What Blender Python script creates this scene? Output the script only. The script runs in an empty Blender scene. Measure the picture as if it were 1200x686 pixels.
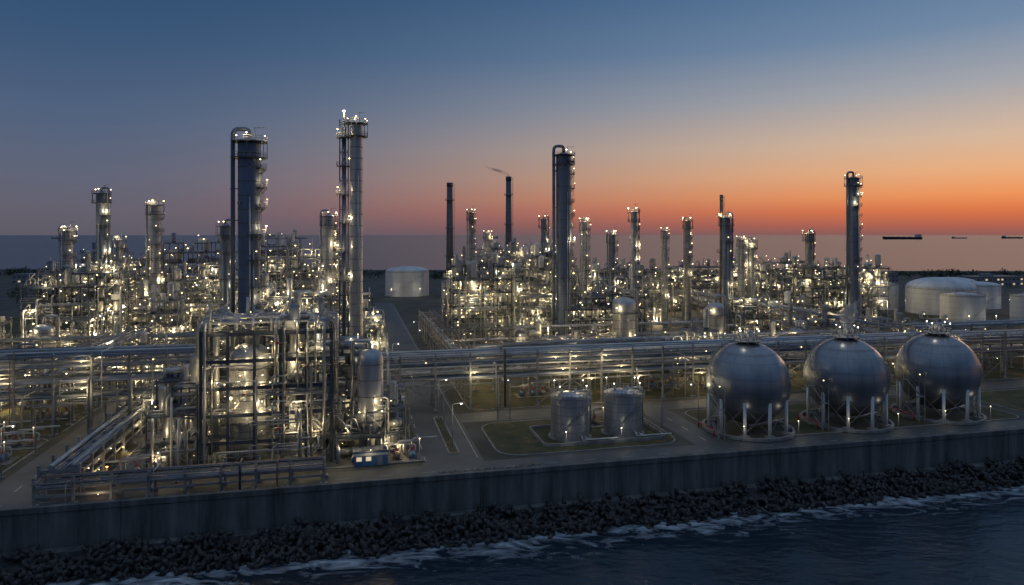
import bpy, math, random
from math import sin, cos, pi, radians, sqrt, atan2
scene = bpy.context.scene
scene.view_settings.view_transform = 'Standard'
scene.view_settings.look = 'None'
scene.view_settings.exposure = 0
A = radians(13.06); CA = cos(A); SA = sin(A); Y0 = 127.1
def P(u, v, z=0.0): return (u*CA - v*SA, Y0 + u*SA + v*CA, z)
def lin(c):
    return tuple(((x/255)/12.92 if x/255 <= 0.04045 else ((x/255+0.055)/1.055)**2.4) for x in c) + (1.0,)
WARM = (1.0, .785, .43)
LW = 2.7

# ------------------------------------------------------------ materials
MATS = {}
def nt(name):
    m = bpy.data.materials.new(name); m.use_nodes = True
    t = m.node_tree; return m, t, t.nodes, t.links, t.nodes['Principled BSDF']
def mat(key, c1, c2, rough=0.6, metal=0.0, scale=0.5, detail=2, bump=0.0, bscale=None, streak=False, rvar=0.15, mid=None):
    m, t, N, L, B = nt(key)
    tc = N.new('ShaderNodeTexCoord'); mp = N.new('ShaderNodeMapping')
    L.new(tc.outputs['Object'], mp.inputs[0])
    if streak: mp.inputs['Scale'].default_value = (1, 1, 0.12)
    n = N.new('ShaderNodeTexNoise'); n.inputs['Scale'].default_value = scale; n.inputs['Detail'].default_value = detail
    n.inputs['Roughness'].default_value = 0.65
    L.new(mp.outputs[0], n.inputs['Vector'])
    r = N.new('ShaderNodeValToRGB'); r.color_ramp.elements[0].position = 0.33; r.color_ramp.elements[1].position = 0.68
    r.color_ramp.elements[0].color = (*c1, 1); r.color_ramp.elements[1].color = (*c2, 1)
    if mid:
        e = r.color_ramp.elements.new(.52); e.color = (*mid, 1)
    L.new(n.outputs['Fac'], r.inputs[0]); L.new(r.outputs[0], B.inputs['Base Color'])
    mr = N.new('ShaderNodeMapRange'); mr.inputs[3].default_value = rough-rvar*0.5; mr.inputs[4].default_value = min(1, rough+rvar*0.5)
    L.new(n.outputs['Fac'], mr.inputs[0]); L.new(mr.outputs[0], B.inputs['Roughness'])
    B.inputs['Metallic'].default_value = metal
    if bump > 0:
        n2 = N.new('ShaderNodeTexNoise'); n2.inputs['Scale'].default_value = bscale or scale*6; n2.inputs['Detail'].default_value = 2
        L.new(tc.outputs['Object'], n2.inputs['Vector'])
        b = N.new('ShaderNodeBump'); b.inputs['Strength'].default_value = bump; b.inputs['Distance'].default_value = 0.1
        L.new(n2.outputs['Fac'], b.inputs['Height']); L.new(b.outputs[0], B.inputs['Normal'])
    MATS[key] = m; return m
def emit(key, col, st):
    m, t, N, L, B = nt(key)
    B.inputs['Base Color'].default_value = (0.5, 0.5, 0.5, 1)
    B.inputs['Emission Color'].default_value = (*col, 1); B.inputs['Emission Strength'].default_value = st
    m.cycles.emission_sampling = 'NONE'
    MATS[key] = m
mat('steel', (0.17, 0.175, 0.18), (0.33, 0.33, 0.325), 0.55, 0.15, 0.4)
mat('dark', (0.035, 0.045, 0.065), (0.085, 0.10, 0.125), 0.55, 0.15, 0.4)
mat('clad', (0.28, 0.29, 0.31), (0.50, 0.505, 0.515), 0.36, 0.5, 0.35, 4, streak=True)
mat('bluecol', (0.11, 0.145, 0.21), (0.19, 0.23, 0.30), 0.42, 0.35, 0.3, 4, streak=True)
mat('pipe', (0.26, 0.27, 0.28), (0.47, 0.47, 0.46), 0.42, 0.35, 0.25)
mat('rust', (0.16, 0.10, 0.07), (0.28, 0.2, 0.15), 0.7, 0.1, 0.5)
mat('white', (0.48, 0.48, 0.47), (0.70, 0.70, 0.68), 0.5, 0.0, 0.2, streak=True)
mat('tankpaint', (0.46, 0.46, 0.47), (0.70, 0.70, 0.70), 0.55, 0.0, 0.15, 4, streak=True)
mat('sphere', (0.22, 0.232, 0.25), (0.33, 0.342, 0.36), 0.34, 0.7, 0.22, 5, streak=True)
mat('sphereseam', (0.15, 0.16, 0.175), (0.21, 0.22, 0.235), 0.45, 0.6, 0.5)
mat('seam', (0.10, 0.105, 0.11), (0.15, 0.15, 0.16), 0.6, 0.3, 0.5)
mat('concrete', (0.15, 0.147, 0.14), (0.30, 0.29, 0.27), 0.85, 0, 0.35, 3, bump=0.3, bscale=4)
mat('padconc', (0.065, 0.064, 0.058), (0.18, 0.175, 0.16), 0.85, 0, 0.22, 5, bump=0.3, bscale=4)
mat('wallconc', (0.04, 0.042, 0.043), (0.19, 0.185, 0.178), 0.85, 0, 0.3, 7, bump=0.4, bscale=3, streak=True, mid=(.12, .118, .113))
mat('yard', (0.035, 0.034, 0.024), (0.10, 0.09, 0.075), 0.9, 0, 0.06, 7, bump=0.3, bscale=3)
mat('asphalt', (0.042, 0.045, 0.05), (0.098, 0.099, 0.10), 0.62, 0, 0.12, 6, bump=0.15, bscale=12)
mat('grass', (0.018, 0.028, 0.008), (0.165, 0.10, 0.045), 0.95, 0, 0.16, 8, bump=0.8, bscale=3, mid=(.052, .05, .018))
mat('rock', (0.006, 0.006, 0.006), (0.065, 0.061, 0.057), 0.6, 0, 0.6, 3, bump=0.5, bscale=5)
mat('mark', (0.35, 0.35, 0.33), (0.65, 0.65, 0.62), 0.7, 0, 1.5)
mat('leaf', (0.012, 0.022, 0.01), (0.04, 0.055, 0.022), 0.8, 0, 0.8)
mat('bark', (0.04, 0.03, 0.02), (0.08, 0.06, 0.05), 0.9, 0, 1)
mat('bluepaint', (0.05, 0.12, 0.25), (0.08, 0.18, 0.33), 0.5, 0, 0.6)
mat('hull', (0.02, 0.02, 0.025), (0.05, 0.04, 0.04), 0.6, 0, 0.02)
mat('redpaint', (0.35, 0.04, 0.03), (0.45, 0.07, 0.05), 0.5, 0, 0.5)
emit('lamp', (1.0, 0.80, 0.42), 6.0)
emit('lampw', (1.0, 0.95, 0.82), 10)
emit('lampo', (1.0, 0.35, 0.08), 10)
emit('window', (1.0, 0.8, 0.45), .6)

# ------------------------------------------------------------ mesh builder
TAB = {}
def tab(n):
    if n not in TAB: TAB[n] = [(cos(2*pi*i/n), sin(2*pi*i/n)) for i in range(n)]
    return TAB[n]
def sub(a, b): return (a[0]-b[0], a[1]-b[1], a[2]-b[2])
def nrm(a):
    l = sqrt(a[0]**2+a[1]**2+a[2]**2) or 1; return (a[0]/l, a[1]/l, a[2]/l)
def crs(a, b): return (a[1]*b[2]-a[2]*b[1], a[2]*b[0]-a[0]*b[2], a[0]*b[1]-a[1]*b[0])
def basis(d):
    d = nrm(d); up = (0, 0, 1) if abs(d[2]) < 0.95 else (1, 0, 0)
    a = nrm(crs(up, d)); b = crs(d, a); return a, b
LIGHTS = {}
def ldata(key, col, w, rad=0.25):
    if key not in LIGHTS:
        l = bpy.data.lights.new(key, 'POINT'); l.color = col; l.energy = w*LW; l.shadow_soft_size = rad; LIGHTS[key] = l
    return LIGHTS[key]
class MB:
    def __init__(s): s.v = []; s.f = []; s.m = []; s.s = []; s.lamps = []
    def quads(s, vs, fs, m, sm=False):
        b = len(s.v); s.v.extend(vs)
        for f in fs: s.f.append(tuple(b+i for i in f))
        s.m.extend([m]*len(fs)); s.s.extend([sm]*len(fs))
    def box(s, x0, y0, z0, x1, y1, z1, m):
        s.quads([(x0,y0,z0),(x1,y0,z0),(x1,y1,z0),(x0,y1,z0),(x0,y0,z1),(x1,y0,z1),(x1,y1,z1),(x0,y1,z1)],
                [(3,2,1,0),(4,5,6,7),(0,1,5,4),(1,2,6,5),(2,3,7,6),(3,0,4,7)], m)
    def beam(s, p, q, w, m, h=None):
        h = h or w; a, b = basis(sub(q, p)); w *= .5; h *= .5
        vs = []
        for c in (p, q):
            for i, j in ((-1,-1),(1,-1),(1,1),(-1,1)):
                vs.append((c[0]+a[0]*w*i+b[0]*h*j, c[1]+a[1]*w*i+b[1]*h*j, c[2]+a[2]*w*i+b[2]*h*j))
        s.quads(vs, [(3,2,1,0),(4,5,6,7),(0,1,5,4),(1,2,6,5),(2,3,7,6),(3,0,4,7)], m)
    def cyl(s, p, q, r, m, n=10, r2=None, caps=True):
        r2 = r if r2 is None else r2; a, b = basis(sub(q, p)); T = tab(n); vs = []
        for c, rr in ((p, r), (q, r2)):
            for x, y in T:
                vs.append((c[0]+(a[0]*x+b[0]*y)*rr, c[1]+(a[1]*x+b[1]*y)*rr, c[2]+(a[2]*x+b[2]*y)*rr))
        s.quads(vs, [(i, (i+1) % n, n+(i+1) % n, n+i) for i in range(n)], m, True)
        if caps:
            k = len(s.v)-2*n
            s.f.append(tuple(k+i for i in reversed(range(n)))); s.f.append(tuple(k+n+i for i in range(n)))
            s.m.extend([m, m]); s.s.extend([False, False])
    def sweep(s, pts, r, m, n=8):
        T = tab(n); vs = []; k = len(pts); pa = None
        for i, p in enumerate(pts):
            d = nrm(sub(pts[min(i+1, k-1)], pts[max(i-1, 0)]))
            if pa is None: a, b = basis(d)
            else:
                dot = pa[0]*d[0]+pa[1]*d[1]+pa[2]*d[2]
                a = nrm((pa[0]-d[0]*dot, pa[1]-d[1]*dot, pa[2]-d[2]*dot)); b = crs(d, a)
            pa = a
            for x, y in T: vs.append((p[0]+(a[0]*x+b[0]*y)*r, p[1]+(a[1]*x+b[1]*y)*r, p[2]+(a[2]*x+b[2]*y)*r))
        fs = [(j*n+i, j*n+(i+1) % n, (j+1)*n+(i+1) % n, (j+1)*n+i) for j in range(k-1) for i in range(n)]
        s.quads(vs, fs, m, True)
        b0 = len(s.v)-k*n
        s.f.append(tuple(b0+i for i in reversed(range(n)))); s.f.append(tuple(b0+(k-1)*n+i for i in range(n)))
        s.m.extend([m, m]); s.s.extend([False, False])
    def pipe(s, pts, r, m, n=8, bend=None):
        bend = bend or r*3; out = [pts[0]]
        for i in range(1, len(pts)-1):
            p = pts[i]; d0 = sub(pts[i-1], p); d1 = sub(pts[i+1], p)
            l0 = sqrt(sum(x*x for x in d0)); l1 = sqrt(sum(x*x for x in d1))
            bb = min(bend, l0*.45, l1*.45); d0 = nrm(d0); d1 = nrm(d1)
            a = tuple(p[k]+d0[k]*bb for k in range(3)); c = tuple(p[k]+d1[k]*bb for k in range(3))
            for t in (0, .25, .5, .75, 1):
                out.append(tuple(a[k]*(1-t)**2+2*p[k]*t*(1-t)+c[k]*t*t for k in range(3)))
        out.append(pts[-1]); s.sweep(out, r, m, n)
    def dome(s, x, y, z, r, h, m, n=20, k=5):
        T = tab(n); vs = []
        for j in range(k):
            a = pi/2*j/k
            for cx, cy in T: vs.append((x+cx*r*cos(a), y+cy*r*cos(a), z+h*sin(a)))
        vs.append((x, y, z+h))
        fs = [(j*n+i, j*n+(i+1) % n, (j+1)*n+(i+1) % n, (j+1)*n+i) for j in range(k-1) for i in range(n)]
        fs += [((k-1)*n+i, (k-1)*n+(i+1) % n, k*n) for i in range(n)]
        if h < 0: fs = [tuple(reversed(f)) for f in fs]
        s.quads(vs, fs, m, True)
    def vessel(s, x, y, z0, z1, r, m, n=20, band=True):
        hd = r*.55
        s.cyl((x,y,z0+hd), (x,y,z1-hd), r, m, n, caps=False)
        s.dome(x, y, z1-hd, r, hd, m, n); s.dome(x, y, z0+hd, r, -hd, m, n)
        if band:
            zz = z0+hd+1
            while zz < z1-hd:
                s.cyl((x,y,zz), (x,y,zz+.15), r*1.015+.02, 'seam' if m != 'white' else 'steel', n, caps=True); zz += 3.0
    def drum(s, p, q, r, m, n=14):
        s.cyl(p, q, r, m, n)
        d = nrm(sub(q, p))
        for e, g in ((p, -1), (q, 1)):
            e2 = tuple(e[k]+d[k]*g*r*.35 for k in range(3)); s.cyl(e, e2, r, m, n, r2=r*.6) if g > 0 else s.cyl(e2, e, r*.6, m, n, r2=r)
    def annulus(s, x, y, z, r0, r1, a0, a1, t, m, rail=True, st=None):
        n = max(3, int(abs(a1-a0)/(pi/9))); vs = []
        for i in range(n+1):
            a = a0+(a1-a0)*i/n; c, d = cos(a), sin(a)
            vs += [(x+c*r0, y+d*r0, z), (x+c*r1, y+d*r1, z), (x+c*r1, y+d*r1, z-t), (x+c*r0, y+d*r0, z-t)]
        fs = []
        for i in range(n):
            b = 4*i
            fs += [(b,b+1,b+5,b+4), (b+1,b+2,b+6,b+5), (b+2,b+3,b+7,b+6), (b+3,b,b+4,b+7)]
        s.quads(vs, fs, m)
        if rail:
            pts = [(x+cos(a0+(a1-a0)*i/n)*r1*.985, y+sin(a0+(a1-a0)*i/n)*r1*.985, z) for i in range(n+1)]
            s.rail(pts, 'steel')
    def rail(s, pts, m='steel', w=.07, h=1.1, post=2.0):
        for p, q in zip(pts, pts[1:]):
            d = sub(q, p); l = sqrt(sum(x*x for x in d)); k = max(1, int(l/post))
            for hh in (h, h*.5): s.beam((p[0],p[1],p[2]+hh), (q[0],q[1],q[2]+hh), w, m)
            for i in range(k):
                t = i/k; x, y, z = p[0]+d[0]*t, p[1]+d[1]*t, p[2]+d[2]*t
                s.beam((x,y,z), (x,y,z+h), w, m)
    def ladder(s, x, y, z0, z1, a, m='steel', sp=1.6, cage=True):
        c, d = cos(a), sin(a); px, py = -d, c
        for g in (-.3, .3): s.beam((x+px*g, y+py*g, z0), (x+px*g, y+py*g, z1), .08, m)
        z = z0+.4
        while z < z1:
            s.beam((x-px*.3, y-py*.3, z), (x+px*.3, y+py*.3, z), .05, m); z += .8
        if cage:
            arc = [(x+c*.75*sin(t)+px*.42*cos(t), y+d*.75*sin(t)+py*.42*cos(t)) for t in (0, pi/4, pi/2, 3*pi/4, pi)]
            z = z0+2
            while z < z1:
                for p, q in zip(arc, arc[1:]): s.beam((p[0],p[1],z), (q[0],q[1],z), .06, m)
                z += sp
            for p in arc[1:4]: s.beam((p[0],p[1],z0+2), (p[0],p[1],z1), .05, m)
    def lamp(s, x, y, z, r=.3, m='lamp', light=True):
        s.quads([(x+r,y,z),(x,y+r,z),(x-r,y,z),(x,y-r,z),(x,y,z+r*.7),(x,y,z-r*.7)],
                [(0,1,4),(1,2,4),(2,3,4),(3,0,4),(1,0,5),(2,1,5),(3,2,5),(0,3,5)], m)
        if light: s.lamps.append((x, y, z))
    def build(s, name, loc=(0,0,0), rot=A, lights=0, key='pt', col=WARM, w=500, rng=None, parent=None):
        me = bpy.data.meshes.new(name); me.from_pydata(s.v, [], s.f)
        used = []; idx = {}
        for m in s.m:
            if m not in idx: idx[m] = len(used); used.append(m)
        for m in used: me.materials.append(MATS[m])
        me.polygons.foreach_set('material_index', [idx[m] for m in s.m])
        me.polygons.foreach_set('use_smooth', s.s); me.update()
        o = bpy.data.objects.new(name, me); scene.collection.objects.link(o)
        o.location = loc; o.rotation_euler = (0, 0, rot)
        if parent: o.parent = parent
        if lights and s.lamps:
            rg = rng or random.Random(len(s.v)); L = rg.sample(s.lamps, min(lights, len(s.lamps)))
            for p in L:
                lo = bpy.data.objects.new('lamp_light', ldata(key, col, w)); scene.collection.objects.link(lo)
                lo.parent = o; lo.location = (p[0]+rg.uniform(-.3,.3), p[1]-.8, p[2]-.45)
        return o

# ------------------------------------------------------------ world
world = bpy.data.worlds.new('World'); scene.world = world; world.use_nodes = True
N = world.node_tree.nodes; L = world.node_tree.links; bg = N['Background']
SAZ = radians(43)
tc = N.new('ShaderNodeTexCoord'); nm = N.new('ShaderNodeVectorMath'); nm.operation = 'NORMALIZE'
L.new(tc.outputs['Generated'], nm.inputs[0])
sp = N.new('ShaderNodeSeparateXYZ'); L.new(nm.outputs[0], sp.inputs[0])
zf = N.new('ShaderNodeMath'); zf.operation = 'MULTIPLY'; zf.inputs[1].default_value = 1.0; zf.use_clamp = True; L.new(sp.outputs['Z'], zf.inputs[0])
def ramp(stops):
    r = N.new('ShaderNodeValToRGB'); cr = r.color_ramp
    while len(cr.elements) < len(stops): cr.elements.new(0.5)
    for e, (p, c) in zip(cr.elements, stops): e.position = p; e.color = lin(c)
    L.new(zf.outputs[0], r.inputs[0]); return r
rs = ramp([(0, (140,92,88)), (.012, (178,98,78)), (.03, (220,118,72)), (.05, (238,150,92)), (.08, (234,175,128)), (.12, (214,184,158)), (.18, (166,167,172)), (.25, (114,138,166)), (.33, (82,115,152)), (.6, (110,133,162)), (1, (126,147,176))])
ra = ramp([(0, (94,91,102)), (.03, (100,97,110)), (.075, (96,101,120)), (.15, (80,98,126)), (.25, (57,85,119)), (.34, (44,73,108)), (.6, (102,125,155)), (1, (126,147,176))])  # both ramps brightened toward zenith as added ambient fill, unlike a real dusk sky
flat = N.new('ShaderNodeVectorMath'); flat.operation = 'MULTIPLY'; flat.inputs[1].default_value = (1, 1, 0); L.new(nm.outputs[0], flat.inputs[0])
fn = N.new('ShaderNodeVectorMath'); fn.operation = 'NORMALIZE'; L.new(flat.outputs[0], fn.inputs[0])
dt = N.new('ShaderNodeVectorMath'); dt.operation = 'DOT_PRODUCT'; dt.inputs[1].default_value = (sin(SAZ), cos(SAZ), 0); L.new(fn.outputs[0], dt.inputs[0])
mr = N.new('ShaderNodeMapRange'); mr.inputs[1].default_value = .2; mr.inputs[2].default_value = 1.0; L.new(dt.outputs['Value'], mr.inputs[0])
pw = N.new('ShaderNodeMath'); pw.operation = 'POWER'; pw.inputs[1].default_value = 2.1; L.new(mr.outputs[0], pw.inputs[0])
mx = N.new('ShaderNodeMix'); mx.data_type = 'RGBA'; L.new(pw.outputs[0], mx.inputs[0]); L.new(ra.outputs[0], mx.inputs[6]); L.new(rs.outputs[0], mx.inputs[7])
sky = N.new('ShaderNodeTexSky'); sky.sky_type = 'NISHITA'; sky.sun_disc = False; sky.sun_elevation = radians(0.5); sky.sun_rotation = SAZ
sk = N.new('ShaderNodeVectorMath'); sk.operation = 'SCALE'; sk.inputs['Scale'].default_value = 0.001; L.new(sky.outputs[0], sk.inputs[0])
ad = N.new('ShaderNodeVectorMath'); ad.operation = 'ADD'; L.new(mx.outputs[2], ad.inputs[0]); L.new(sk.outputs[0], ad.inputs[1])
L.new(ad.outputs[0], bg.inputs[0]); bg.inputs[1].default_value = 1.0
sl = bpy.data.lights.new('sun', 'SUN'); sl.energy = 0.08; sl.angle = radians(8); sl.color = (1, .6, .38); sl.specular_factor = 0.0
so = bpy.data.objects.new('sun_afterglow', sl); scene.collection.objects.link(so)
so.rotation_euler = (radians(85), 0, pi - SAZ)

# ------------------------------------------------------------ sea
m, t, N, L, B = nt('water'); MATS['water'] = m
B.inputs['IOR'].default_value = 1.33
tc = N.new('ShaderNodeTexCoord')
def noise(scale, det, mul=(1,1,1), rot=0):
    mp = N.new('ShaderNodeMapping'); mp.inputs['Scale'].default_value = mul; mp.inputs['Rotation'].default_value = (0,0,rot)
    n = N.new('ShaderNodeTexNoise'); n.inputs['Scale'].default_value = scale; n.inputs['Detail'].default_value = det
    L.new(tc.outputs['Object'], mp.inputs[0]); L.new(mp.outputs[0], n.inputs['Vector']); return n
dv = N.new('ShaderNodeVectorMath'); dv.operation = 'DOT_PRODUCT'; dv.inputs[1].default_value = (-SA, CA, 0); L.new(tc.outputs['Object'], dv.inputs[0])
cs = N.new('ShaderNodeMapRange'); cs.inputs[1].default_value = 250; cs.inputs[2].default_value = 900; cs.inputs[3].default_value = .6; cs.inputs[4].default_value = .20
L.new(dv.outputs['Value'], cs.inputs[0])
n1 = noise(.09, 4, (.6, 1.3, 1), .15); n2 = noise(.5, 4, (.7, 1.2, 1), .1)
b1 = N.new('ShaderNodeBump'); b1.inputs['Distance'].default_value = 1.0; L.new(n1.outputs['Fac'], b1.inputs['Height']); L.new(cs.outputs[0], b1.inputs['Strength'])
b2 = N.new('ShaderNodeBump'); b2.inputs['Distance'].default_value = .35; L.new(n2.outputs['Fac'], b2.inputs['Height']); L.new(b1.outputs[0], b2.inputs['Normal']); L.new(cs.outputs[0], b2.inputs['Strength'])
L.new(b2.outputs[0], B.inputs['Normal'])
mv = N.new('ShaderNodeMapRange'); mv.inputs[1].default_value = Y0*CA-20; mv.inputs[2].default_value = Y0*CA-7.5; mv.inputs[3].default_value = 0; mv.inputs[4].default_value = 1
L.new(dv.outputs['Value'], mv.inputs[0])
fo = N.new('ShaderNodeMath'); fo.operation = 'LESS_THAN'; fo.inputs[1].default_value = 200; L.new(dv.outputs['Value'], fo.inputs[0])
mv2 = N.new('ShaderNodeMath'); mv2.operation = 'MULTIPLY'; L.new(mv.outputs[0], mv2.inputs[0]); L.new(fo.outputs[0], mv2.inputs[1])
n3 = noise(.22, 8, (.7, 1.5, 1), .23); n3.inputs['Distortion'].default_value = 1.4; n3.inputs['Roughness'].default_value = .68
am = N.new('ShaderNodeMath'); am.operation = 'MULTIPLY_ADD'; am.inputs[1].default_value = .35; L.new(mv2.outputs[0], am.inputs[0]); L.new(n3.outputs['Fac'], am.inputs[2])
fm = N.new('ShaderNodeMapRange'); fm.inputs[1].default_value = .69; fm.inputs[2].default_value = .97; L.new(am.outputs[0], fm.inputs[0])
cm = N.new('ShaderNodeMix'); cm.data_type = 'RGBA'; cm.inputs[6].default_value = (.008, .020, .034, 1); cm.inputs[7].default_value = (.5, .55, .6, 1)
L.new(fm.outputs[0], cm.inputs[0]); L.new(cm.outputs[2], B.inputs['Base Color'])
rm = N.new('ShaderNodeMapRange'); rm.inputs[3].default_value = .24; rm.inputs[4].default_value = .8; L.new(fm.outputs[0], rm.inputs[0]); L.new(rm.outputs[0], B.inputs['Roughness'])
mb = MB(); n = 96; rad = [40, 120, 300, 900, 3000, 12000, 60000]
vs = [(0, 100, -8)]; fs = []
for r in rad:
    for x, y in tab(n): vs.append((x*r, 100+y*r, -8))
for i in range(n): fs.append((0, 1+i, 1+(i+1) % n))
for j in range(len(rad)-1):
    for i in range(n): fs.append((1+j*n+i, 1+(j+1)*n+i, 1+(j+1)*n+(i+1) % n, 1+j*n+(i+1) % n))
mb.quads(vs, fs, 'water', True); mb.build('sea', rot=0)

# ------------------------------------------------------------ ground, roads, plots
mb = MB()
c = [P(-1500, .9), P(1500, .9), (1461, 780, 0), (300, 770, 0), (-400, 835, 0), (-1461, 860, 0)]
low = [(x, y, -12) for x, y, z in c]; k = len(c)
mb.quads(c+low, [tuple(range(k))]+[(i, k+i, k+(i+1) % k, (i+1) % k) for i in range(k)], 'yard'); mb.build('ground', rot=0)
roads = [(-320,1.6,320,9.5), (-15.5,9.5,-3.5,330), (42.5,9.5,50,38), (-15.5,38,320,46), (-91,9.5,-82,330), (-160,106,150,114), (133,60,140,330), (-91,38,-63,46)]
us = sorted({r[0] for r in roads}|{r[2] for r in roads}); vv = sorted({r[1] for r in roads}|{r[3] for r in roads})
mb = MB()
for a, b in zip(us, us[1:]):
    for c0, d0 in zip(vv, vv[1:]):
        mu, mvv = (a+b)/2, (c0+d0)/2
        if any(r[0] < mu < r[2] and r[1] < mvv < r[3] for r in roads):
            mb.quads([(a,c0,.005),(b,c0,.005),(b,d0,.005),(a,d0,.005)], [(0,1,2,3)], 'asphalt')
mb.build('road', P(0,0))
mb = MB()
def mk(u0, v0, u1, v1): mb.quads([(u0,v0,.010),(u1,v0,.010),(u1,v1,.010),(u0,v1,.010)], [(0,1,2,3)], 'mark')
u = -160
while u < 200:
    mk(u, 5.5, u+2.5, 5.6)
    if u > -3: mk(u, 41.9, u+2.5, 42.0)
    u += 8
v = 12
while v < 300:
    mk(-14.9, v, -14.75, v+3); mk(-86.6, v, -86.45, v+3)
    if v < 36: mk(46.1, v, 46.25, v+3)
    v += 8
mk(-4.4, 12, -4.28, 300); mk(-160, 2.3, 200, 2.40)
mb.build('road_markings', P(0,0))
def rrect(u0, v0, u1, v1, r, n=6):
    pts = []
    for cx, cy, a in ((u1-r, v0+r, -pi/2), (u1-r, v1-r, 0), (u0+r, v1-r, pi/2), (u0+r, v0+r, pi)):
        for i in range(n+1): pts.append((cx+cos(a+pi/2*i/n)*r, cy+sin(a+pi/2*i/n)*r))
    return pts
def plot(name, u0, v0, u1, v1, r, m):
    mb = MB(); o = rrect(u0, v0, u1, v1, r); i_ = rrect(u0+.35, v0+.35, u1-.35, v1-.35, max(.1, r-.35)); k = len(o)
    vs = [(x,y,0) for x,y in o]+[(x,y,.16) for x,y in o]+[(x,y,.16) for x,y in i_]+[(x,y,.11) for x,y in i_]
    fs = []
    for j in range(3):
        for i in range(k): fs.append((j*k+i, j*k+(i+1) % k, (j+1)*k+(i+1) % k, (j+1)*k+i))
    mb.quads(vs, fs, 'concrete'); mb.quads(vs[3*k:], [tuple(range(k))], m)
    mb.build(name, P(0,0))
plot('grass_plot', 0, 11, 40.5, 36, 5, 'grass'); plot('grass_plot', 52, 10.5, 132, 36, 4, 'grass'); plot('grass_plot', 136, 10.5, 200, 36, 4, 'grass')
plot('grass_plot', -9.8, 15, -7.4, 44, 1.1, 'grass'); plot('grass_plot', -132, 13, -93, 46, 4, 'grass')
plot('concrete_plot', -72, 11.5, -18, 36.5, 4, 'padconc'); plot('grass_plot', 0, 48, 131, 104, 3, 'grass'); plot('grass_plot', -81, 11, -73, 37, 1, 'grass')
plot('grass_plot', 142, 48, 330, 200, 3, 'grass'); plot('grass_plot', -260, 48, -160, 300, 3, 'grass'); plot('grass_plot', -80, 120, -20, 135, 2, 'grass'); plot('grass_plot', -80, 48, -18, 60, 2, 'grass')
plot('grass_plot', -155, 48, -93, 104, 3, 'grass')

# ------------------------------------------------------------ seawall
mb = MB(); u = -330; rg = random.Random(3)
while u < 330:
    w = 11.94; dz = rg.uniform(-.03, .03); dv_ = rg.uniform(-.04, .04)
    prof = [(0+dv_, -6.2), (-.25+dv_, -6.2), (-.05+dv_, .2+dz), (-.25+dv_, .35+dz), (-.25+dv_, 1.25+dz), (.75, 1.25+dz), (.75, -.6)]
    vs = [(u, a, b) for a, b in prof]+[(u+w, a, b) for a, b in prof]; k = len(prof)
    mb.quads(vs, [(i, i+1, k+i+1, k+i) for i in range(k-1)]+[tuple(range(k)), tuple(reversed(range(k, 2*k)))], 'wallconc'); u += 12
mb.box(-330, .03, -6.1, 330, .6, .9, 'dark')
mb.box(-330, .76, 0, 330, 1.5, .3, 'concrete')
mb.box(-330, -2.2, -7.5, 330, -.3, -5.4, 'wallconc')
mb.build('seawall', P(0,0))
mb = MB(); rg = random.Random(11)
mb.quads([(-330,-1.8,-6.0),(330,-1.8,-6.0),(330,-7.8,-9.2),(-330,-7.8,-9.2)], [(3,2,1,0)], 'rock')
dirs = [(0,0,1), (.943,0,-.333), (-.471,.816,-.333), (-.471,-.816,-.333)]
def rotm(a, b, c_):
    ca,sa,cb,sb,cc,sc = cos(a),sin(a),cos(b),sin(b),cos(c_),sin(c_)
    return lambda p: ((lambda x,y,z:(x*cc-y*sc, x*sc+y*cc, z))(*(lambda x,y,z:(x*cb+z*sb, y, -x*sb+z*cb))(*(p[0], p[1]*ca-p[2]*sa, p[1]*sa+p[2]*ca))))
for i in range(1600):
    u = rg.uniform(-130, 175); tt = rg.random()**.8; v = -1.6-6.6*tt+rg.uniform(-.6,.6); z = -5.3-2.8*tt+rg.uniform(-.3,.7)
    f = rotm(rg.uniform(0,6.28), rg.uniform(0,6.28), rg.uniform(0,6.28)); S = rg.uniform(.9, 1.7)
    for d in dirs:
        e = f(d); mb.cyl((u,v,z), (u+e[0]*S, v+e[1]*S, z+e[2]*S), .36*S, 'rock', 7, r2=.2*S)
mb.build('tetrapod_revetment', P(0,0))

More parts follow.
